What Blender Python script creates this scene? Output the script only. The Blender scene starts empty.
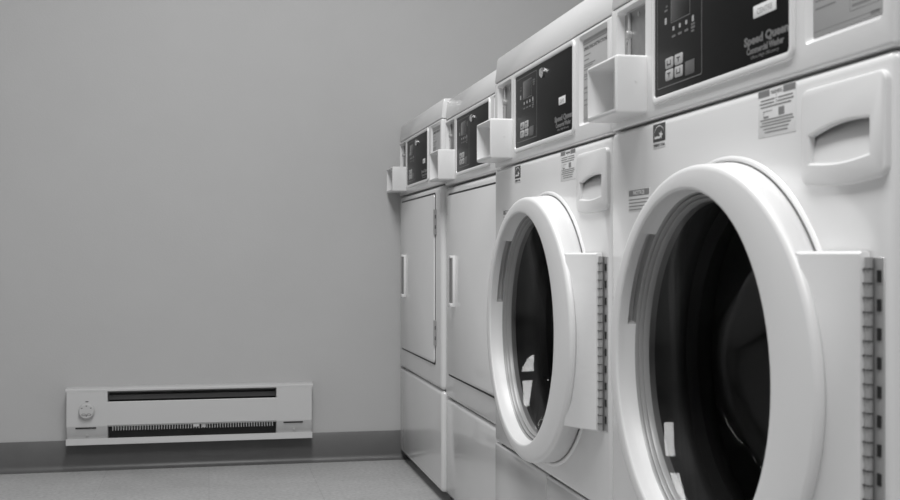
import bpy, bmesh, math, random
from mathutils import Vector, Matrix
random.seed(4)
C = bpy.context.scene.collection
scene = bpy.context.scene
PI = math.pi

# ------------------------------------------------------------------ camera
YAW = math.atan(241 / 1150)
cd = bpy.data.cameras.new('camera'); cam = bpy.data.objects.new('camera', cd); C.objects.link(cam)
cam.location = (0, 0, 0.66); cam.rotation_euler = (PI / 2, 0, -YAW)
cd.sensor_fit = 'HORIZONTAL'; cd.sensor_width = 36; cd.lens = 1150 / 900 * 36
cd.shift_y = 5 / 900; cd.clip_start = 0.02
cd.dof.use_dof = True; cd.dof.focus_distance = 2.6; cd.dof.aperture_fstop = 13
scene.camera = cam
# ------------------------------------------------------------------ world, lights, exposure
w = bpy.data.worlds.new('world'); scene.world = w; w.use_nodes = True
w.node_tree.nodes['Background'].inputs[0].default_value = (.5, .5, .5, 1)
w.node_tree.nodes['Background'].inputs[1].default_value = .1
def area(name, loc, sx, sy, power, rot=(0, 0, 0)):
    l = bpy.data.lights.new(name, 'AREA'); l.shape = 'RECTANGLE'; l.size = sx; l.size_y = sy; l.energy = power
    o = bpy.data.objects.new(name, l); C.objects.link(o); o.location = loc; o.rotation_euler = rot
    return o
area('ceiling_lamp', (0.08, 1.85, 2.46), 0.5, 1.25, 26)
area('ceiling_lamp', (0.0, 0.1, 2.46), 0.5, 1.25, 26)
scene.view_settings.view_transform = 'Standard'
try: scene.view_settings.look = 'None'
except Exception: pass
scene.view_settings.exposure = 0.40
scene.view_settings.gamma = 1.0
scene.view_settings.use_curve_mapping = False

# ------------------------------------------------------------------ materials
def mat(name, g, rough=.5, metal=0., spec=.5, coat=0., noise=0., nscale=40, bump=0., bscale=200, emit=0.):
    m = bpy.data.materials.new(name); m.use_nodes = True
    nt = m.node_tree; b = nt.nodes['Principled BSDF']
    b.inputs['Base Color'].default_value = (g, g, g, 1)
    b.inputs['Roughness'].default_value = rough; b.inputs['Metallic'].default_value = metal
    b.inputs['Specular IOR Level'].default_value = spec
    b.inputs['Coat Weight'].default_value = coat; b.inputs['Coat Roughness'].default_value = .06
    if noise or bump:
        tc = nt.nodes.new('ShaderNodeTexCoord')
    if noise:
        n = nt.nodes.new('ShaderNodeTexNoise'); n.inputs['Scale'].default_value = nscale; n.inputs['Detail'].default_value = 6
        r = nt.nodes.new('ShaderNodeMapRange'); r.inputs['From Min'].default_value = .3; r.inputs['From Max'].default_value = .7
        r.inputs['To Min'].default_value = g * (1 - noise); r.inputs['To Max'].default_value = g * (1 + noise)
        nt.links.new(tc.outputs['Object'], n.inputs['Vector']); nt.links.new(n.outputs['Fac'], r.inputs['Value'])
        nt.links.new(r.outputs['Result'], b.inputs['Base Color'])
    if bump:
        n2 = nt.nodes.new('ShaderNodeTexNoise'); n2.inputs['Scale'].default_value = bscale; n2.inputs['Detail'].default_value = 3
        bp = nt.nodes.new('ShaderNodeBump'); bp.inputs['Strength'].default_value = bump; bp.inputs['Distance'].default_value = .002
        nt.links.new(tc.outputs['Object'], n2.inputs['Vector']); nt.links.new(n2.outputs['Fac'], bp.inputs['Height'])
        nt.links.new(bp.outputs['Normal'], b.inputs['Normal'])
    return m
M = dict(
    wall=mat('wall_paint', .50, .6, noise=.012, nscale=6, bump=.15, bscale=220),
    ceiling=mat('ceiling_paint', .7, .8),
    base=mat('vinyl_cove_base', .12, .35, noise=.05, nscale=20),
    enamel=mat('white_enamel', .75, .22, coat=.3, bump=.03, bscale=500),
    plastic=mat('white_plastic', .74, .35, bump=.02, bscale=400),
    kick=mat('white_enamel_panel', .70, .16, coat=.5),
    steel=mat('plate_steel', .30, .38, metal=.6, noise=.08, nscale=60),
    hinge=mat('hinge_steel', .42, .4, metal=.4),
    chrome=mat('chrome', .8, .15, metal=1),
    dark=mat('dark_gap', .012, .6),
    black=mat('black_overlay', .006, .4, spec=.15),
    lcd=mat('display_window', .02, .12),
    line=mat('overlay_print_grey', .16, .5),
    ink=mat('print_dark', .05, .5),
    inkg=mat('print_and_hollow_shade_grey', .21, .5),  # grey of print, also paints the shaded hollow in the dryer handle
    key=mat('keypad_button', .42, .5),
    key2=mat('keypad_grey', .10, .5),
    card=mat('instruction_card', .38, .4),
    paper=mat('white_sticker', .72, .5),
    label=mat('label_stock', .68, .45),
    trim=mat('door_trim_grey', .30, .30, spec=.5),
    grip=mat('grip_pocket_grey', .55, .5),
    rubber=mat('black_rubber', .06, .5),
    drum=mat('drum_steel', .35, .35, metal=.8),
    heater=mat('heater_enamel', .60, .4, bump=.02),
    fin=mat('heater_fin', .55, .4, metal=.3),
    hdark=mat('heater_inside', .05, .5),
    knob=mat('dial_plastic', .55, .35),
    foot=mat('levelling_foot', .03, .6),
)
# floor: sheet tile with fine speckle and faint square joints
fm = mat('speckled_floor', .42, .42); M['floor'] = fm
nt = fm.node_tree; b = nt.nodes['Principled BSDF']
tc = nt.nodes.new('ShaderNodeTexCoord')
n1 = nt.nodes.new('ShaderNodeTexNoise'); n1.inputs['Scale'].default_value = 90; n1.inputs['Detail'].default_value = 8
n2 = nt.nodes.new('ShaderNodeTexNoise'); n2.inputs['Scale'].default_value = 7; n2.inputs['Detail'].default_value = 4
br = nt.nodes.new('ShaderNodeTexBrick'); br.offset = 0; br.inputs['Scale'].default_value = 1
br.inputs['Brick Width'].default_value = .305; br.inputs['Row Height'].default_value = .305
br.inputs['Mortar Size'].default_value = .0008; br.inputs['Mortar Smooth'].default_value = .6
br.inputs['Color1'].default_value = (1, 1, 1, 1); br.inputs['Color2'].default_value = (.95, .95, .95, 1); br.inputs['Mortar'].default_value = (.72, .72, .72, 1)
a1 = nt.nodes.new('ShaderNodeMapRange'); a1.inputs['From Min'].default_value = .3; a1.inputs['From Max'].default_value = .7
a1.inputs['To Min'].default_value = .41; a1.inputs['To Max'].default_value = .56
a2 = nt.nodes.new('ShaderNodeMapRange'); a2.inputs['From Min'].default_value = .3; a2.inputs['From Max'].default_value = .7
a2.inputs['To Min'].default_value = .94; a2.inputs['To Max'].default_value = 1.06
mu = nt.nodes.new('ShaderNodeMath'); mu.operation = 'MULTIPLY'; mv = nt.nodes.new('ShaderNodeMath'); mv.operation = 'MULTIPLY'
for n in (n1, n2, br): nt.links.new(tc.outputs['Object'], n.inputs['Vector'])
nt.links.new(n1.outputs['Fac'], a1.inputs['Value']); nt.links.new(n2.outputs['Fac'], a2.inputs['Value'])
nt.links.new(a1.outputs[0], mu.inputs[0]); nt.links.new(a2.outputs[0], mu.inputs[1])
nt.links.new(mu.outputs[0], mv.inputs[0]); nt.links.new(br.outputs['Color'], mv.inputs[1])
nt.links.new(mv.outputs[0], b.inputs['Base Color'])
# door glass: smoked pane, part see-through, part mirror by Fresnel
gm = bpy.data.materials.new('smoked_glass'); gm.use_nodes = True; M['glass'] = gm
nt = gm.node_tree; nt.nodes.clear()
out = nt.nodes.new('ShaderNodeOutputMaterial'); mx = nt.nodes.new('ShaderNodeMixShader')
tr = nt.nodes.new('ShaderNodeBsdfTransparent'); tr.inputs[0].default_value = (.65, .65, .65, 1)
gl = nt.nodes.new('ShaderNodeBsdfGlossy'); gl.inputs['Roughness'].default_value = .04
fr = nt.nodes.new('ShaderNodeFresnel'); fr.inputs['IOR'].default_value = 1.4
nt.links.new(fr.outputs[0], mx.inputs[0]); nt.links.new(tr.outputs[0], mx.inputs[1]); nt.links.new(gl.outputs[0], mx.inputs[2])
nt.links.new(mx.outputs[0], out.inputs[0])

# ------------------------------------------------------------------ helpers
def P(s, z, w): return Vector((-w, -s, z))       # s along the machine front, z up, w out of the front
def finish(name, bm, material, parent=None, smooth=40):
    bmesh.ops.recalc_face_normals(bm, faces=bm.faces)
    me = bpy.data.meshes.new(name); bm.to_mesh(me); bm.free()
    mats = material if isinstance(material, (list, tuple)) else [material]
    for m in mats: me.materials.append(M[m])
    for p in me.polygons: p.use_smooth = True
    me.set_sharp_from_angle(angle=math.radians(smooth))
    o = bpy.data.objects.new(name, me); C.objects.link(o)
    if parent: o.parent = parent
    return o
def box(bm, s0, s1, z0, z1, w0, w1, r=0, seg=2, mi=0, f=P):
    vs = [bm.verts.new(f(s, z, w)) for s in (s0, s1) for z in (z0, z1) for w in (w0, w1)]
    q = [(0, 1, 3, 2), (4, 6, 7, 5), (0, 4, 5, 1), (2, 3, 7, 6), (0, 2, 6, 4), (1, 5, 7, 3)]
    fs = [bm.faces.new([vs[i] for i in a]) for a in q]
    for x in fs: x.material_index = mi
    if r:
        es = list({e for x in fs for e in x.edges})
        bmesh.ops.bevel(bm, geom=es, offset=r, segments=seg, profile=.5, affect='EDGES', clamp_overlap=True)
def rr(s0, s1, z0, z1, r, n=5):
    pts = []
    for cx, cz, a in ((s1 - r, z1 - r, 0), (s0 + r, z1 - r, 90), (s0 + r, z0 + r, 180), (s1 - r, z0 + r, 270)):
        for i in range(n + 1):
            t = math.radians(a + 90 * i / n); pts.append((cx + r * math.cos(t), cz + r * math.sin(t)))
    return pts
def loft(bm, loops, close0=False, close1=True, mi=0, f=P):
    """loops = list of lists of (s,z,w) with the same count"""
    rows = [[bm.verts.new(f(*p)) for p in L] for L in loops]
    n = len(rows[0])
    for a, b_ in zip(rows, rows[1:]):
        for i in range(n):
            fc = bm.faces.new((a[i], a[(i + 1) % n], b_[(i + 1) % n], b_[i])); fc.material_index = mi
    if close0: bm.faces.new(rows[0][::-1]).material_index = mi
    if close1: bm.faces.new(rows[-1]).material_index = mi
    return rows
def plate(bm, outline_fn, levels, mi=0, f=P, close0=True):
    """levels: list of (inset, w); outline_fn(inset) -> pts"""
    loft(bm, [[(s, z, w) for s, z in outline_fn(i)] for i, w in levels], close0, True, mi, f)
def rplate(bm, s0, s1, z0, z1, w0, w1, rad, bev=.002, mi=0, f=P):
    g = lambda i: rr(s0 + i, s1 - i, z0 + i, z1 - i, max(rad - i, .0003))
    plate(bm, g, [(0, w0), (0, w1 - bev), (bev * .3, w1 - bev * .3), (bev, w1)], mi, f)
def frame(bm, s0, s1, z0, z1, rad, wid, h, w0=0., bev=.002, mi=0):
    """raised ring whose inner edge is the given rectangle"""
    g = lambda i, w: [(s, z, w) for s, z in rr(s0 + i, s1 - i, z0 + i, z1 - i, max(rad - i, .0005))]
    L = [g(-wid, w0), g(-wid, w0 + h - bev), g(-wid + bev * .3, w0 + h - bev * .3), g(-wid + bev, w0 + h), g(-bev * 1.5, w0 + h), g(-bev * .4, w0 + h - bev * .4), g(0, w0 + h - bev * 1.5), g(0, w0)]
    loft(bm, L, False, False, mi)
def cyl(bm, c, axis, r, h, n=24, mi=0, bev=0, f=None):
    """c world/local Vector base centre, axis unit Vector"""
    axis = Vector(axis).normalized(); q = axis.to_track_quat('Z', 'Y').to_matrix()
    lv = [(r, 0), (r, h - bev), (r - bev, h)] if bev else [(r, 0), (r, h)]
    rows = [[bm.verts.new(Vector(c) + q @ Vector((rr_ * math.cos(2 * PI * i / n), rr_ * math.sin(2 * PI * i / n), hh))) for i in range(n)] for rr_, hh in lv]
    for a, b_ in zip(rows, rows[1:]):
        for i in range(n): bm.faces.new((a[i], a[(i + 1) % n], b_[(i + 1) % n], b_[i])).material_index = mi
    bm.faces.new(rows[0][::-1]).material_index = mi; bm.faces.new(rows[-1]).material_index = mi
def revolve(bm, prof, cs, cz, n=96, mi=0, cap=False):
    """prof: list of (R, w)"""
    rows = [[bm.verts.new(P(cs + R * math.cos(2 * PI * i / n), cz + R * math.sin(2 * PI * i / n), w_)) for i in range(n)] for R, w_ in prof]
    for a, b_ in zip(rows, rows[1:]):
        for i in range(n): bm.faces.new((a[i], a[(i + 1) % n], b_[(i + 1) % n], b_[i])).material_index = mi
    if cap: bm.faces.new(rows[-1]).material_index = mi
def cut(o, builders):
    """boolean-subtract meshes made by the builder callables, bake the result"""
    for bl in builders:
        bm = bmesh.new(); bl(bm); bmesh.ops.recalc_face_normals(bm, faces=bm.faces)
        me = bpy.data.meshes.new('cutter'); bm.to_mesh(me); bm.free()
        c = bpy.data.objects.new('cutter', me); C.objects.link(c); c.parent = o.parent
        md = o.modifiers.new('cut', 'BOOLEAN'); md.object = c; md.operation = 'DIFFERENCE'; md.solver = 'EXACT'
        bpy.context.view_layer.update()
        dg = bpy.context.evaluated_depsgraph_get()
        nm = bpy.data.meshes.new_from_object(o.evaluated_get(dg))
        o.modifiers.clear(); old = o.data; nm.name = old.name; o.data = nm
        bpy.data.objects.remove(c); bpy.data.meshes.remove(me)
    for p in o.data.polygons: p.use_smooth = True
    o.data.set_sharp_from_angle(angle=math.radians(35))
FR = Matrix(((0, 0, -1), (-1, 0, 0), (0, 1, 0)))     # text plane -> machine front
def text(body, s, z, wd, size, m, parent, name='lettering', width=None, fat=0., align='LEFT', depth=.0001):
    cu = bpy.data.curves.new('t', 'FONT'); cu.body = body; cu.size = size; cu.align_x = align
    cu.offset = fat; cu.extrude = depth; cu.resolution_u = 2
    t = bpy.data.objects.new('t', cu); C.objects.link(t); bpy.context.view_layer.update()
    me = bpy.data.meshes.new_from_object(t); bpy.data.objects.remove(t); bpy.data.curves.remove(cu)
    xs = [v.co.x for v in me.vertices]; k = 1
    if width and xs: k = width / (max(xs) - min(xs))
    for v in me.vertices:
        c = FR @ Vector((v.co.x * k, v.co.y, v.co.z)); v.co = c + P(s, z, wd)
    me.materials.clear(); me.materials.append(M[m]); me.name = name
    o = bpy.data.objects.new(name, me); C.objects.link(o); o.parent = parent
    return o
def thing(name, label, cat, loc, group=None):
    o = bpy.data.objects.new(name, None); C.objects.link(o); o.location = loc; o.empty_display_size = .1
    o['label'] = label; o['category'] = cat
    if group: o['group'] = group
    return o
def wbox(name, x0, x1, y0, y1, z0, z1, m):
    bm = bmesh.new(); box(bm, x0, x1, z0, z1, y0, y1, f=lambda a, z, y: Vector((a, y, z)))
    o = finish(name, bm, m); o['kind'] = 'structure'; return o

# ------------------------------------------------------------------ room
XL, XR, YB, YF, H = -1.9, 1.42, -2.2, 3.68, 2.5
wbox('floor', XL - .1, XR + .1, YB - .1, YF + .1, -.1, 0, 'floor')
wbox('ceiling', XL - .1, XR + .1, YB - .1, YF + .1, H, H + .1, 'ceiling')
wbox('wall_back', XL - .1, XR + .1, YF, YF + .1, 0, H, 'wall')
wbox('wall_right', XR, XR + .1, YB, YF, 0, H, 'wall')
wbox('wall_left', XL - .1, XL, YB, YF, 0, H, 'wall')
wbox('wall_front', XL - .1, XR + .1, YB - .1, YB, 0, H, 'wall')
def baseboard(name, f, a0, a1):
    prof = [(0, .093), (.003, .093), (.0045, .091), (.005, .02), (.007, .011), (.012, .004), (.018, .0015), (.018, 0), (0, 0)]
    bm = bmesh.new(); r0 = [bm.verts.new(f(a0, z, d)) for d, z in prof]; r1 = [bm.verts.new(f(a1, z, d)) for d, z in prof]
    n = len(prof)
    for i in range(n): bm.faces.new((r0[i], r0[(i + 1) % n], r1[(i + 1) % n], r1[i]))
    bm.faces.new(r0); bm.faces.new(r1[::-1])
    o = finish(name, bm, 'base', smooth=50); o['kind'] = 'structure'
baseboard('baseboard_back', lambda a, z, d: Vector((a, YF - d, z)), XL, XR)
baseboard('baseboard_left', lambda a, z, d: Vector((XL + d, a, z)), YB, YF - .018)

# ------------------------------------------------------------------ shared machine pieces
WD = .680; DEPTH = .70
def feet(t, zt):
    for s in (.06, WD - .06):
        for w_ in (-.06, -DEPTH + .06):
            bm = bmesh.new(); cyl(bm, P(s, 0, w_), (0, 0, 1), .022, .012, 20, bev=.003); cyl(bm, P(s, .011, w_), (0, 0, 1), .009, zt - .011, 12)
            finish('foot', bm, 'foot', t)
def console(t, o, kind, sticker, panel=(.152, .504), X0=-.018):
    """o = height offset against the washers' console"""
    bm = bmesh.new(); box(bm, X0, WD, .8368 + o, 1.0095 + o, -.62, 0, .0045, 4)
    body = finish('console_housing', bm, 'enamel', t, 35)
    def fr(s0, s1, z0, z1, i, d):
        def g(b_):
            L = [[(s, z, .002) for s, z in rr(s0 - i - .0007, s1 + i + .0007, z0 - i - .0007, z1 + i + .0007, .006)],
                 [(s, z, 0.) for s, z in rr(s0 - i, s1 + i, z0 - i, z1 + i, .006)],
                 [(s, z, -d) for s, z in rr(s0, s1, z0, z1, .004)]]
            loft(b_, L, True, True)
        return g
    cut(body, [fr(.008, .113, .912 + o, 1.0005 + o, .002, .012), fr(.536, .658, .868 + o, .999 + o, .005, .006)])
    bm = bmesh.new(); L = []
    prof = [(-.62, 1.0105), (-.002, 1.0105), (-.0005, 1.0112), (0, 1.0125), (-.0050, 1.0580), (-.0070, 1.0620), (-.0110, 1.0635), (-.62, 1.0635)]
    for s, q in ((X0, .004), (X0 + .0012, .0012), (X0 + .004, 0), (WD - .004, 0), (WD - .0012, .0012), (WD, .004)):
        L.append([(s, z + o - (q if z > 1.04 else 0), w_ - (q if w_ > -.5 else 0)) for w_, z in prof])
    loft(bm, L, True, True)
    finish('console_lid', bm, 'enamel', t, 35)
    bm = bmesh.new(); box(bm, X0 + .004, WD - .004, 1.0075 + o, 1.0130 + o, -.6, -.003)
    finish('seam_strip', bm, 'hdark', t)
    # coin door plate with its bolt rod and cam lock, in the left recess
    bm = bmesh.new(); rplate(bm, .0125, .1085, .915 + o, .998 + o, -.0125, -.0095, .002, .0008)
    pl = finish('coin_plate', bm, 'steel', t)
    bm = bmesh.new(); box(bm, .034, .0385, .925 + o, .997 + o, -.0095, -.0055, .0012); finish('bolt_rod', bm, 'card', pl)
    bm = bmesh.new(); cyl(bm, P(.0355, .966 + o, -.010), (-1, 0, 0), .006, .007, 20, bev=.0015); cyl(bm, P(.026, .957 + o, -.010), (-1, 0, 0), .003, .004, 12, bev=.001)
    finish('cam_lock', bm, 'hinge', pl)
    bm = bmesh.new(); cyl(bm, P(.067, .989 + o, -.0098), (-1, 0, 0), .0035, .0012, 14); finish('rivet', bm, 'hinge', pl)
    # coin box: open-fronted cup
    bm = bmesh.new(); box(bm, .002, .121, .8465 + o, .9235 + o, -.011, .043, .0035, 3)
    cb = finish('coin_box', bm, 'plastic', t, 35)
    cut(cb, [lambda b_: loft(b_, [[(s, z, .05) for s, z in rr(.0055, .1165, .8525 + o, .9205 + o, .003)], [(s, z, .0405) for s, z in rr(.0065, .1155, .8525 + o, .9195 + o, .003)], [(s, z, .008) for s, z in rr(.010, .113, .8545 + o, .9175 + o, .003)]], True, True)])
    bm = bmesh.new(); cyl(bm, P(.1195, .889 + o, .016), (0, -1, 0), .0016, .0022, 12); finish('rivet', bm, 'plastic', cb)
    # control panel in its raised frame
    a, b_ = panel; z0, z1 = .8625 + o, .997 + o; sc = (b_ - a) / .354
    S = lambda s: a + (s - .148) * sc
    bm = bmesh.new(); frame(bm, a, b_, z0, z1, .004, .009, .0035, bev=.0018)
    finish('panel_frame', bm, 'enamel', t)
    bm = bmesh.new(); rplate(bm, a - .001, b_ + .001, z0 - .001, z1 + .001, -.001, .0012, .003, .0004)
    pn = finish('control_panel', bm, 'black', t)
    W_ = .0013
    def ring(s0, s1, za, zb, th, m, nm, rad=.003):
        q = bmesh.new(); g = lambda i, wv: [(s, z, wv) for s, z in rr(S(s0) + i, S(s1) - i, za + i, zb - i, max(rad - i, .0003))]
        loft(q, [g(0, W_ - .0002), g(0, W_ + .0001), g(th, W_ + .0001), g(th, W_ - .0002)], False, False); finish(nm, q, m, pn)
    ring(.156, .293, .8715 + o, .9905 + o, .0011, 'line', 'printed_border')
    ring(.200, .259, .9485 + o, .982 + o, .0012, 'line', 'display_border', .001)
    bm = bmesh.new(); rplate(bm, S(.202), S(.257), .9500 + o, .9805 + o, W_ - .0003, W_ + .0004, .001, .0002); finish('display', bm, 'lcd', pn)
    for i in range(4):
        s = .206 + i * .0195; bm = bmesh.new(); box(bm, S(s), S(s + .0055), .9385 + o, .9435 + o + (.002 if i == 3 else 0), W_ - .0003, W_ + .0002); finish('indicator_light', bm, 'key', pn)
    bm = bmesh.new(); box(bm, S(.181), S(.187), .9505 + o, .9585 + o, W_ - .0003, W_ + .0002); finish('indicator_light', bm, 'key', pn)
    def cap(s, q, z, h): bm = bmesh.new(); box(bm, S(s), S(s + q), z + o, z + h + o, W_ - .0003, W_ + .0001); finish('caption', bm, 'line', pn)
    for i in range(4): cap(.2035 + i * .0195, .011, .9300, .0028)
    cap(.262, .011, .9343, .0022); cap(.262, .009, .9262, .0022)
    for z, s, q in ((.9665, .180, .010), (.9715, .184, .006), (.9745, .266, .014), (.9705, .266, .014), (.9665, .268, .010)): cap(s, q, z, .0022)
    for i, s in enumerate((.184, .2135)):
        for j, z in enumerate((.8785, .8935)):
            bm = bmesh.new(); rplate(bm, S(s), S(s + .024), z + o, z + .0135 + o, W_ - .0003, W_ + .0009, .003, .0004)
            k = finish('button', bm, 'key', pn)
            bm = bmesh.new(); cs, cz = S(s + .012), z + .0067 + o
            if (i + j) % 2: box(bm, cs - .006, cs + .006, cz - .0028, cz - .0012, W_, W_ + .0011); box(bm, cs - .006, cs - .0042, cz - .0028, cz + .0035, W_, W_ + .0011); box(bm, cs + .0042, cs + .006, cz - .0028, cz + .0035, W_, W_ + .0011)
            else: box(bm, cs - .005, cs + .005, cz + .0015, cz + .003, W_, W_ + .0011); box(bm, cs - .001, cs + .001, cz - .0035, cz + .002, W_, W_ + .0011)
            finish('button_symbol', bm, 'ink', pn)
    bm = bmesh.new(); rplate(bm, S(.245), S(.272), .8765 + o, .8935 + o, W_ - .0003, W_ + .0006, .002, .0003); finish('start_button', bm, 'key2', pn)
    # printed name and sticker
    text('Speed Queen', S(.402), .8835 + o, W_, .0125, 'line', pn, width=.098 * sc, fat=.0006)
    text('Commercial ' + kind, S(.408), .8735 + o, W_, .0095, 'line', pn, width=.082 * sc, fat=.0004)
    text('Ultra High Efficiency', S(.417), .8675 + o, W_, .0052, 'line', pn, width=.062 * sc)
    bm = bmesh.new(); s0, s1 = (S(.424), S(.474)) if len(sticker) > 4 else (S(.426), S(.462))
    rplate(bm, s0, s1, .9095 + o, .9225 + o, W_ - .0003, W_ + .0005, .0008, .0002); st = finish('sticker', bm, 'paper', pn)
    text(sticker, s0 + .008, .9125 + o, W_ + .0005, .0085, 'inkg', pn, width=s1 - s0 - .016)
    # lock on the panel
    bm = bmesh.new(); cyl(bm, P(S(.338), .978 + o, .001), (-1, 0, 0), .0090, .0075, 28, bev=.0025); k = finish('panel_lock', bm, 'chrome', pn)
    # instruction card
    bm = bmesh.new(); rplate(bm, .5375, .6565, .8695 + o, .9975 + o, -.0062, -.0052, .002, .0003)
    cd_ = finish('instruction_card', bm, 'card', t)
    bm = bmesh.new(); WW = -.0052
    def ln(s, z, l, h=.0018): box(bm, s, s + l, z + o, z + h + o, WW - .0002, WW + .0001)
    for i in range(10):
        z = .972 - i * .0075 - (.006 if i > 5 else 0) - (.004 if i > 7 else 0)
        if i in (6,): ln(.542, z - .001, .036, .0035); continue
        ln(.542, z, (.03, .022, .052, .03, .040, .034, 0, .034, .03, .036)[i]);
        if i in (2, 4): ln(.542, z - .003, .04)
    for i in range(8): ln(.606, .8845 + i * .0058 + (.006 if i > 3 else 0), (.030, .040, .022, .038, .034, .026, .04, .028)[i], .0026)
    ln(.538, .8735, .115, .0006); ln(.538, .990, .115, .0012); ln(.636, .8715, .014, .003)
    g = lambda i, wv: [(s, z, wv) for s, z in rr(.602 + i, .650 - i, .881 + i + o, .908 - i + o, .002)]
    loft(bm, [g(0, WW - .0002), g(0, WW + .0001), g(.0006, WW + .0001), g(.0006, WW - .0002)], False, False)
    finish('printed_lines', bm, 'inkg', cd_)
    text('OPERATING INSTRUCTIONS', .5405, .9805 + o, WW, .0075, 'ink', cd_, width=.108, fat=.0002)

# ------------------------------------------------------------------ washer
CS, CZ = .341, .534
def washer(label, loc, sticker):
    t = thing('washing_machine', label, 'washing machine', loc, 'washing machines in the row')
    feet(t, .034)
    bm = bmesh.new(); box(bm, -.018, WD, .2785, .8347, -DEPTH, 0, .010, 5)
    cab = finish('cabinet', bm, 'enamel', t, 35)
    def hole(b_):
        revolve(b_, [(.226, .05), (.226, -.03), (.268, -.032), (.268, -.56)], CS, CZ, 96); bmesh.ops.holes_fill(b_, edges=b_.edges)
    cut(cab, [hole, lambda b_: box(b_, .5410, .6535, .7385, .7885, -.05, .02)])
    bm = bmesh.new(); box(bm, -.014, WD - .004, .032, .280, -DEPTH + .01, -.014)
    finish('base', bm, 'hdark', t)
    for s0, s1 in ((-.018, .3438), (.3462, WD)):
        bm = bmesh.new(); box(bm, s0, s1, .030, .2770, -.016, -.0008, .004, 3)
        finish('access_panel', bm, 'kick', t)
    # side skins of the lower part
    for s0, s1 in ((-.018, -.014), (WD - .004, WD)):
        bm = bmesh.new(); box(bm, s0, s1, .030, .279, -DEPTH, -.016); finish('side_skin', bm, 'enamel', t)
    # rolled lip round the door opening, rubber boot, drum
    bm = bmesh.new(); loft(bm, [[(CS + .012 + (.243 + q) * math.cos(a * PI / 60), CZ + (.2275 + q) * math.sin(a * PI / 60), w_) for a in range(120)]
        for q, w_ in ((-.003, -.001), (-.002, .001), (.001, .001), (.0022, .002), (.004, .003), (.006, .003), (.0078, .002), (.0092, -.001))], False, False)
    finish('door_surround', bm, 'enamel', t, 60)
    bm = bmesh.new(); revolve(bm, [(.228, -.003), (.222, -.02), (.205, -.035), (.208, -.05), (.196, -.06), (.200, -.075), (.215, -.09)], CS, CZ)
    finish('door_boot', bm, 'rubber', t, 60)
    bm = bmesh.new(); revolve(bm, [(.215, -.09), (.262, -.105), (.262, -.50), (.20, -.52), (.06, -.50)], CS, CZ, cap=True)
    for k in range(3):
        a = math.radians(90 + 120 * k + 25)
        for i in range(1):
            L = []
            for w_, hgt in ((-.11, .03), (-.49, .05)):
                L.append([(CS + (.2615 * math.cos(a + q)) if j % 2 == 0 else CS + (.264 - hgt) * math.cos(a + q), CZ + ((.264 if j % 2 == 0 else .264 - hgt) * math.sin(a + q)), w_) for j, q in ((0, -.14), (1, -.04), (3, .04), (2, .14))])
            loft(bm, L, True, True)
    finish('drum', bm, 'drum', t, 30)
    # ---- door ring
    bm = bmesh.new()
    E0, EA, EB = .036, .264, .2245
    B0, BA, BB = .012, .2442, .2290
    angs = []
    N = 120
    pk0, pk1 = math.radians(180 - 50), math.radians(180 - 11)
    for i in range(N): angs.append(2 * PI * i / N)
    angs += [pk0 - .004, pk0 + .004, pk1 - .004, pk1 + .004]; angs.sort()
    rows = []
    for a in angs:
        ca, sa = math.cos(a), math.sin(a); pk = .016 if pk0 < a < pk1 else 0
        row = []
        for R, w_ in ((.1965, .0245), (.1968 + pk, .0250), (.1975 + pk, .0360), (.1978, .0366), (.1982, .046), (.1988, .0485), (.2003, .0497), (.2025, .0500)):
            k = max(0, min(1, (w_ - .030) / .018)); row.append((CS + .008 * k + (R + .008 * k) * ca, CZ + R * sa, w_))
        for ins, w_ in ((.0065, .0500), (.0032, .0492), (.0012, .0474), (.0002, .0448), (0, .042)):
            row.append((CS + E0 + (EA - ins) * ca, CZ + (EB - ins) * sa, w_))
        for k, w_ in ((.5, .020), (1, .0035)):
            sx = (E0 + EA * ca) * (1 - k) + (B0 + BA * ca) * k; sz = EB * sa * (1 - k) + BB * sa * k
            row.append((CS + sx, CZ + sz, w_))
        row.append((CS + .222 * ca, CZ + .222 * sa, .0050)); row.append((CS + .2 * ca, CZ + .2 * sa, .016))
        rows.append(row)
    vr = [[bm.verts.new(P(*p)) for p in row] for row in rows]
    n = len(vr)
    for i in range(n):
        for j in range(len(rows[0]) - 1):
            fc = bm.faces.new((vr[i][j], vr[(i + 1) % n][j], vr[(i + 1) % n][j + 1], vr[i][j + 1]))
            if j < 3 and pk0 < angs[i] + .005 and angs[(i + 1) % n] - .005 < pk1: fc.material_index = 1  # grip pocket faces take a darker grey
    # hinge wing fused to the ring's right side
    zt, zb = .6635, .3985; K = 14; SE = .6465
    def ex(z, ins):
        v = min(1, abs((z - CZ) / (EB - ins))); return CS + E0 + (EA - ins) * math.sqrt(1 - v * v)
    L = []
    for i in range(K + 1):
        z = zb + (zt - zb) * i / K; e = 0.0022 if i in (0, K) else 0
        x0 = ex(z, .004)
        L.append([(x0 - .03, z, .038), (x0 - .0025 - e, z, .0450 - e), ((x0 * .5 + SE * .5) - .001 - e, z, .0300 - e * .6), (SE - .003 - e, z, .0150 - e), (SE - e * .4, z, .0115 - e), (SE - e, z, .0025), (SE - .08, z, .0025), (CS + .2, z, .010)])
    L2 = [[(s, zb + .0025 if i == 1 else z, w_) for s, z, w_ in r] for i, r in enumerate(L)]
    L2[-2] = [(s, zt - .0025, w_) for s, z, w_ in L2[-2]]
    loft(bm, L2, True, True)
    door = finish('door', bm, ['plastic', 'grip'], t, 38)
    # grey bezel rings, glass bowl
    bm = bmesh.new()
    revolve(bm, [(.1985, .026), (.1968, .0258), (.1960, .0240), (.1957, .0185), (.1951, .0185), (.1944, .0220), (.1925, .0222), (.1918, .0205), (.1914, .0150), (.1907, .0150), (.1900, .0175), (.1888, .0175), (.1880, .0155), (.1874, .0110), (.186, .003)], CS, CZ, 128)
    finish('door_bezel', bm, 'trim', door, 30)
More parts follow.
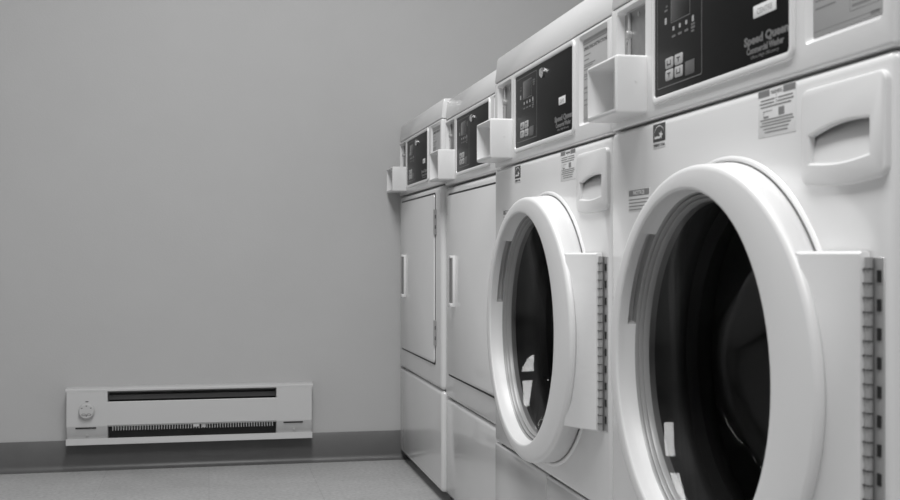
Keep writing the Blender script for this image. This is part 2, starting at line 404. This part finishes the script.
    bm = bmesh.new(); revolve(bm, [(.1885, .0125), (.1860, .0080), (.1815, -.004), (.1745, -.030), (.1675, -.060), (.159, -.090), (.147, -.108), (.125, -.120), (.09, -.128), (.04, -.131), (.004, -.132)], CS, CZ, 128, cap=True)
    gl_ = finish('door_glass', bm, 'glass', door, 80)
    if sum((p.normal.x * p.area) for p in gl_.data.polygons) > 0: gl_.data.flip_normals()
    # piano hinge: leaf on the cabinet, barrel at the corner, dark knuckle slots
    bm = bmesh.new(); z0, z1 = .400, .658
    box(bm, SE - .001, .6665, z0, z1, -.001, .0010, .0004, 1)
    cyl(bm, P(SE + .0035, z0, .0052), (0, 0, 1), .0038, z1 - z0, 14)
    z = z1 - .010; 
    for i in range(10):
        box(bm, .6565, .6625, z - .0115, z - .001, .0005, .0018, mi=1)
        box(bm, SE - .0006, SE + .0078, z - .0004, z + .0004, .004, .0094, mi=1)
        box(bm, SE - .0006, SE + .0078, z - .0129, z - .0121, .004, .0094, mi=1)
        z -= .0250
    finish('hinge', bm, ['hinge', 'dark'], door)
    # ---- detergent drawer
    def outl(i):
        s0, s1, z0_, z1_, r = .531 + i, .674 - i, .7270 + i, .8185 - i, max(.010 - i, .001)
        pts = rr(s0, s1, z0_, z1_, r, 6); res = []
        pts += []
        top, bot = pts[:14], pts[14:]
        res = top + bot[:7]
        for q in range(1, 8):
            s = s0 + r + (s1 - s0 - 2 * r) * q / 8; res.append((s, z0_ - .0035 * math.sin(PI * q / 8)))
        return res + bot[7:]
    bm = bmesh.new(); plate(bm, outl, [(0, -.002), (0, .0025), (.0010, .0042), (.0030, .0050)])
    dr = finish('detergent_drawer', bm, 'plastic', t, 40)
    def pull(i, rad=.004):
        s0, s1 = .5455 + i, .6500 - i; pts = []
        for q in range(13):
            k = q / 12; pts.append((s1 - (s1 - s0) * k, .7810 - i - .007 * k * k + .003 * math.sin(PI * k)))
        for q in range(13):
            k = q / 12; pts.append((s0 + (s1 - s0) * k, .7465 + i - .0035 * math.sin(PI * k) + .001 * k))
        return pts
    cut(dr, [lambda b_: loft(b_, [[(s, z, .012) for s, z in pull(-.0012)], [(s, z, .0051) for s, z in pull(-.0008)], [(s, z, .0035) for s, z in pull(.0010)], [(s, z, -.01) for s, z in pull(.0022)]], True, True)])
    bm = bmesh.new()
    rows_ = []
    for k in range(9):       # scooped back of the pull: shallow at the bottom, deep at the top
        q = k / 8; z = .739 + .049 * q; wv = .0020 - .006 * q - .020 * q ** 5
        rows_.append([(.5415, z, wv), (.6530, z, wv)])
    vr_ = [[bm.verts.new(P(*p)) for p in r] for r in rows_]
    for a, b_ in zip(vr_, vr_[1:]): bm.faces.new((a[0], a[1], b_[1], b_[0]))
    top = [bm.verts.new(P(s, .788, 0)) for s in (.5415, .6530)]
    bm.faces.new((vr_[-1][0], vr_[-1][1], top[1], top[0]))
    for j in (0, 1):
        fr_ = bm.verts.new(P((.5415, .6530)[j], .788, .004)); f0 = bm.verts.new(P((.5415, .6530)[j], .739, .004))
        bm.faces.new([r[j] for r in vr_] + [top[j], fr_, f0])
    finish('finger_pull', bm, 'plastic', dr, 40)
    # ---- stickers
    bm = bmesh.new(); rplate(bm, .1435, .1840, .7975, .8285, -.0005, .0004, .001, .0001)
    rplate(bm, .1435, .1840, .8055, .8285, .0003, .0006, .0008, .0001, mi=1)
    arc = []
    for q in range(17):
        a = math.radians(205 - 190 * q / 16); arc.append((.1640 + .0155 * math.cos(a), .8165 + .0095 * math.sin(a)))
    for (a0, b0), (a1, b1) in zip(arc, arc[1:]):
        v = [bm.verts.new(P(s, z, .0008)) for s, z in ((a0, b0), (a1, b1), (a1, b1 - .0013), (a0, b0 - .0013))]; bm.faces.new(v)
    star = []
    for q in range(10):
        a = math.radians(90 + 36 * q - 14); R = .0075 if q % 2 == 0 else .0032; star.append((.1700 + R * math.cos(a), .8135 + R * math.sin(a) * .8))
    bm.faces.new([bm.verts.new(P(s, z, .0008)) for s, z in star])
    sw = [(.1465, .8105), (.1530, .8125), (.1600, .8128), (.1690, .8108), (.1660, .8090), (.1590, .8095), (.1520, .8092)]
    bm.faces.new([bm.verts.new(P(s, z, .00085)) for s, z in sw])
    lb = finish('energy_label', bm, ['label', 'ink'], t)
    for pl_ in lb.data.polygons: pass
    text('ENERGY STAR', .1455, .7995, .0005, .0046, 'ink', lb, width=.0365, fat=.0001)
    bm = bmesh.new(); rplate(bm, .0540, .1300, .7190, .7490, -.0005, .0003, .001, .0001); nl = finish('notice_label', bm, 'label', t)
    bm = bmesh.new(); rplate(bm, .0550, .1290, .7400, .7482, .0002, .0005, .0005, .0001)
    for i in range(4): box(bm, .0560, .1270 - .006 * (i % 2), .7345 - i * .0045, .7358 - i * .0045, .0002, .0005)
    finish('printed_lines', bm, 'inkg', nl)
    text('NOTICE', .0720, .7415, .0006, .0075, 'label', nl, width=.040, fat=.0002)
    bm = bmesh.new(); rplate(bm, .4350, .5140, .7820, .8310, -.0005, .0003, .001, .0001); wl = finish('warning_label', bm, 'label', t)
    bm = bmesh.new()
    box(bm, .4355, .4600, .8240, .8305, .0002, .0005, mi=0); box(bm, .4890, .5135, .8240, .8305, .0002, .0005, mi=0)
    for z, s0, s1 in ((.8195, .441, .471), (.8195, .478, .508), (.8160, .439, .470), (.8160, .476, .510), (.8125, .441, .505), (.7990, .440, .508), (.7960, .444, .510), (.7930, .440, .504), (.7895, .447, .500), (.7860, .450, .498)):
        box(bm, s0, s1, z, z + .0013, .0002, .0005)
    box(bm, .479, .491, .8020, .8100, .0002, .0005); box(bm, .447, .458, .8015, .8035, .0002, .0005); box(bm, .447, .4476, .8035, .8085, .0002, .0005); box(bm, .474, .4746, .8140, .8245, .0002, .0005)
    box(bm, .447, .466, .8085, .8090, .0002, .0005)
    finish('printed_lines', bm, 'inkg', wl)
    text('WARNING', .4625, .8252, .0005, .0058, 'inkg', wl, width=.024)
    console(t, 0, 'Washer', sticker)
    return t

# ------------------------------------------------------------------ dryer
def dryer(label, loc, o, ztop, dt, db, seam, sticker):
    t = thing('tumble_dryer', label, 'dryer', loc, 'tumble dryers in the row')
    feet(t, .034)
    bm = bmesh.new(); box(bm, 0, WD, seam + .0006, .8385 + o - .005, -DEPTH, 0, .014, 5); finish('cabinet', bm, 'enamel', t, 35)
    bm = bmesh.new(); box(bm, .004, WD - .004, .032, seam + .003, -DEPTH + .01, -.012); finish('base', bm, 'hdark', t)
    bm = bmesh.new(); box(bm, 0, WD, .028, seam - .0006, -DEPTH, -.0008, .012, 4); finish('lower_panel', bm, 'kick', t, 35)
    # door: slab over a dark sheet that stands for the gap shadow
    s0, s1 = .052, .600
    bm = bmesh.new(); rplate(bm, s0 - .003, s1 + .002, db - .0055, dt + .003, -.001, .0012, .008, .0004); finish('door_gap_shade', bm, 'dark', t)
    bm = bmesh.new(); rplate(bm, s0, s1, db, dt - .002, .0, .0050, .010, .0025)
    d = finish('door', bm, 'enamel', t, 40)
    # pull handle: thin bar and hooks; dark block stands in for the shaded hollow
    h0, h1, za, zb_ = .124, .150, .529, .657 + o * .3
    bm = bmesh.new(); box(bm, h1 - .004, h1, za, zb_, .004, .0115, .0012, 2)
    box(bm, h0, h1 - .001, za, za + .010, .004, .0175, .002, 2); box(bm, h0, h1 - .001, zb_ - .007, zb_, .004, .0175, .002, 2)
    box(bm, h0 + .001, h1 - .002, za + .002, zb_ - .002, .004, .0150, mi=1)
    finish('handle', bm, ['plastic', 'inkg'], d, 40)
    for z in (.743 + o * .5, .442 + o * .5):
        bm = bmesh.new(); box(bm, s1 - .001, s1 + .020, z - .034, z + .034, -.001, .003, .0006, 1)
        cyl(bm, P(s1 + .003, z - .034, .003), (0, 0, 1), .0035, .068, 14)
        for k in (-.014, .014): box(bm, s1 + .009, s1 + .017, z + k - .005, z + k + .005, .002, .0036, mi=1)
        finish('hinge', bm, ['hinge', 'dark'], d)
    console(t, o, 'Dryer', sticker, panel=(.152, .492), X0=0)
    return t

washer('large white front-load washing machine nearest the camera, at the right edge', (.565, 1.551, 0), 'CENTRE')
washer('white front-load washing machine standing between the dryers and the nearest washer', (.573, 2.270, 0), '208')
dryer('white tumble dryer with a plain flat door, standing directly beside the farther washing machine', (.611, 2.978, 0), .005, 0, .816, .352, .284, 'DRY')
dryer('farthest white tumble dryer, at the end of the row against the grey wall', (.603, 3.670, 0), .013, 0, .827, .366, .299, 'DRY')

# ------------------------------------------------------------------ baseboard heater
HX0, HX1 = -.420, .316
ht = thing('baseboard_heater', 'long off-white electric baseboard heater with round dial, low on the grey wall', 'heater', ((HX0 + HX1) / 2, YF, .0848))
OX = (HX0 + HX1) / 2
F = lambda x, z, d: Vector((x - OX, -d, z - .08))       # x along wall, z height, d out of the wall
CL, CR = -.301, .206
def hb(name, m, parent, *bs, r=0, smooth=40):
    bm = bmesh.new()
    for q in bs: box(bm, q[0], q[1], q[2], q[3], q[4], q[5], r, 2, f=F)
    return finish(name, bm, m, parent, smooth)
def prism(bm, x0, x1, prof, f=F):
    a = [bm.verts.new(f(x0, z, d)) for d, z in prof]; b_ = [bm.verts.new(f(x1, z, d)) for d, z in prof]
    n = len(prof)
    for i in range(n): bm.faces.new((a[i], a[(i + 1) % n], b_[(i + 1) % n], b_[i]))
    bm.faces.new(a); bm.faces.new(b_[::-1])
hb('back_plate', 'hdark', ht, (HX0 + .004, HX1 - .004, .088, .246, .0, .006))
bm = bmesh.new(); prism(bm, HX0 - .003, HX1 + .003, [(0, .251), (.050, .251), (.0575, .2475), (.0575, .2425), (.052, .2425), (.050, .2445), (0, .2445)]); finish('top_cover', bm, 'heater', ht, 15)
bm = bmesh.new(); prism(bm, HX0 - .001, HX1 + .001, [(0, .084), (.060, .081), (.0635, .0825), (.0615, .1010), (.0595, .1010), (.0595, .0900), (0, .0900)]); finish('bottom_tray', bm, 'heater', ht)
bm = bmesh.new(); prism(bm, CL, CR, [(.052, .2095), (.055, .2105), (.0565, .2085), (.0565, .1395), (.052, .1345), (.050, .1345), (.054, .1400), (.054, .2075)]); finish('front_cover', bm, 'heater', ht, 15)
for x0, x1 in ((HX0, CL), (CR, HX1)):
    bm = bmesh.new(); prism(bm, x0, x1, [(0, .2440), (.0560, .2440), (.0575, .2425), (.0575, .1375), (.0440, .1040), (.0420, .0905), (0, .0905)])
    bmesh.ops.bevel(bm, geom=[e for e in bm.edges], offset=.0015, segments=2, affect='EDGES', clamp_overlap=True)
    cap = finish('end_cap', bm, 'heater', ht, 10)
    m_ = (x0 + x1) / 2 + (-.0035 if x0 < 0 else -.003)
    bm = bmesh.new(); box(bm, m_ - .030, m_ + .030, .1300, .1345, .050, .0567, f=F); finish('slot', bm, 'dark', cap)
    bm = bmesh.new(); cyl(bm, F(m_ + .003, .1100, .042), (0, -1, 0), .0035, .0062, 14); finish('screw', bm, 'fin', cap)
    if x0 < 0:
        bm = bmesh.new(); kx, kz = -.361, .1845
        cyl(bm, F(kx, kz, .057), (0, -1, 0), .0245, .004, 40, bev=.001); cyl(bm, F(kx, kz, .060), (0, -1, 0), .0225, .013, 40, bev=.003)
        k = finish('thermostat_dial', bm, 'knob', cap)
        bm = bmesh.new()
        for a in range(-2, 3):
            aa = math.radians(90 + a * 52); 
            if abs(a) == 2: continue
            cx, cz = kx + .0165 * math.cos(aa), kz + .0165 * math.sin(aa); box(bm, cx - .0022, cx + .0022, cz - .001, cz + .001, .0725, .0735, f=F)
        for sx in (-1, 1):
            pts = [(kx + sx * .0075 + .0065 * math.cos(q * PI / 8), kz - .0095 + .0032 * math.sin(q * PI / 8)) for q in range(16)]
            pin = [(kx + sx * .0075 + .0053 * math.cos(q * PI / 8), kz - .0095 + .0020 * math.sin(q * PI / 8)) for q in range(16)]
            loft(bm, [[(a_, b_, .0734) for a_, b_ in pts], [(a_, b_, .0734) for a_, b_ in pin]], False, False, f=F)
        cyl(bm, F(kx, kz - .013, .0725), (0, -1, 0), .002, .001, 10)
        finish('dial_marks', bm, 'ink', k)
        bm = bmesh.new(); box(bm, kx - .004, kx + .005, kz + .0265, kz + .029, .057, .0579, f=F); finish('pointer_mark', bm, 'ink', cap)
# heating element: tube with comb of fins, seen through the lower slot
bm = bmesh.new(); cyl(bm, F(CL, .140, .030), (1, 0, 0), .006, CR - CL, 16); el = finish('heating_element', bm, 'fin', ht)
bm = bmesh.new(); x = CL + .014
while x < CR - .008:
    box(bm, x, x + .0021, .122, .150, .012, .0535, f=F); x += .0080
finish('fins', bm, 'fin', el)['kind'] = 'stuff'
hb('inner_rail', 'inkg', ht, (CL, CR, .212, .226, .018, .020), (CL, CR, .238, .2445, .04, .05))
bm = bmesh.new(); cyl(bm, F(.012, .232, .006), (0, -1, 0), .003, .012, 12); cyl(bm, F(-.105, .232, .006), (0, -1, 0), .002, .012, 12); finish('screw', bm, 'dark', ht)
hb('element_clip', 'heater', ht, (-.048, -.030, .127, .136, .020, .053), (-.020, -.010, .124, .137, .020, .050))
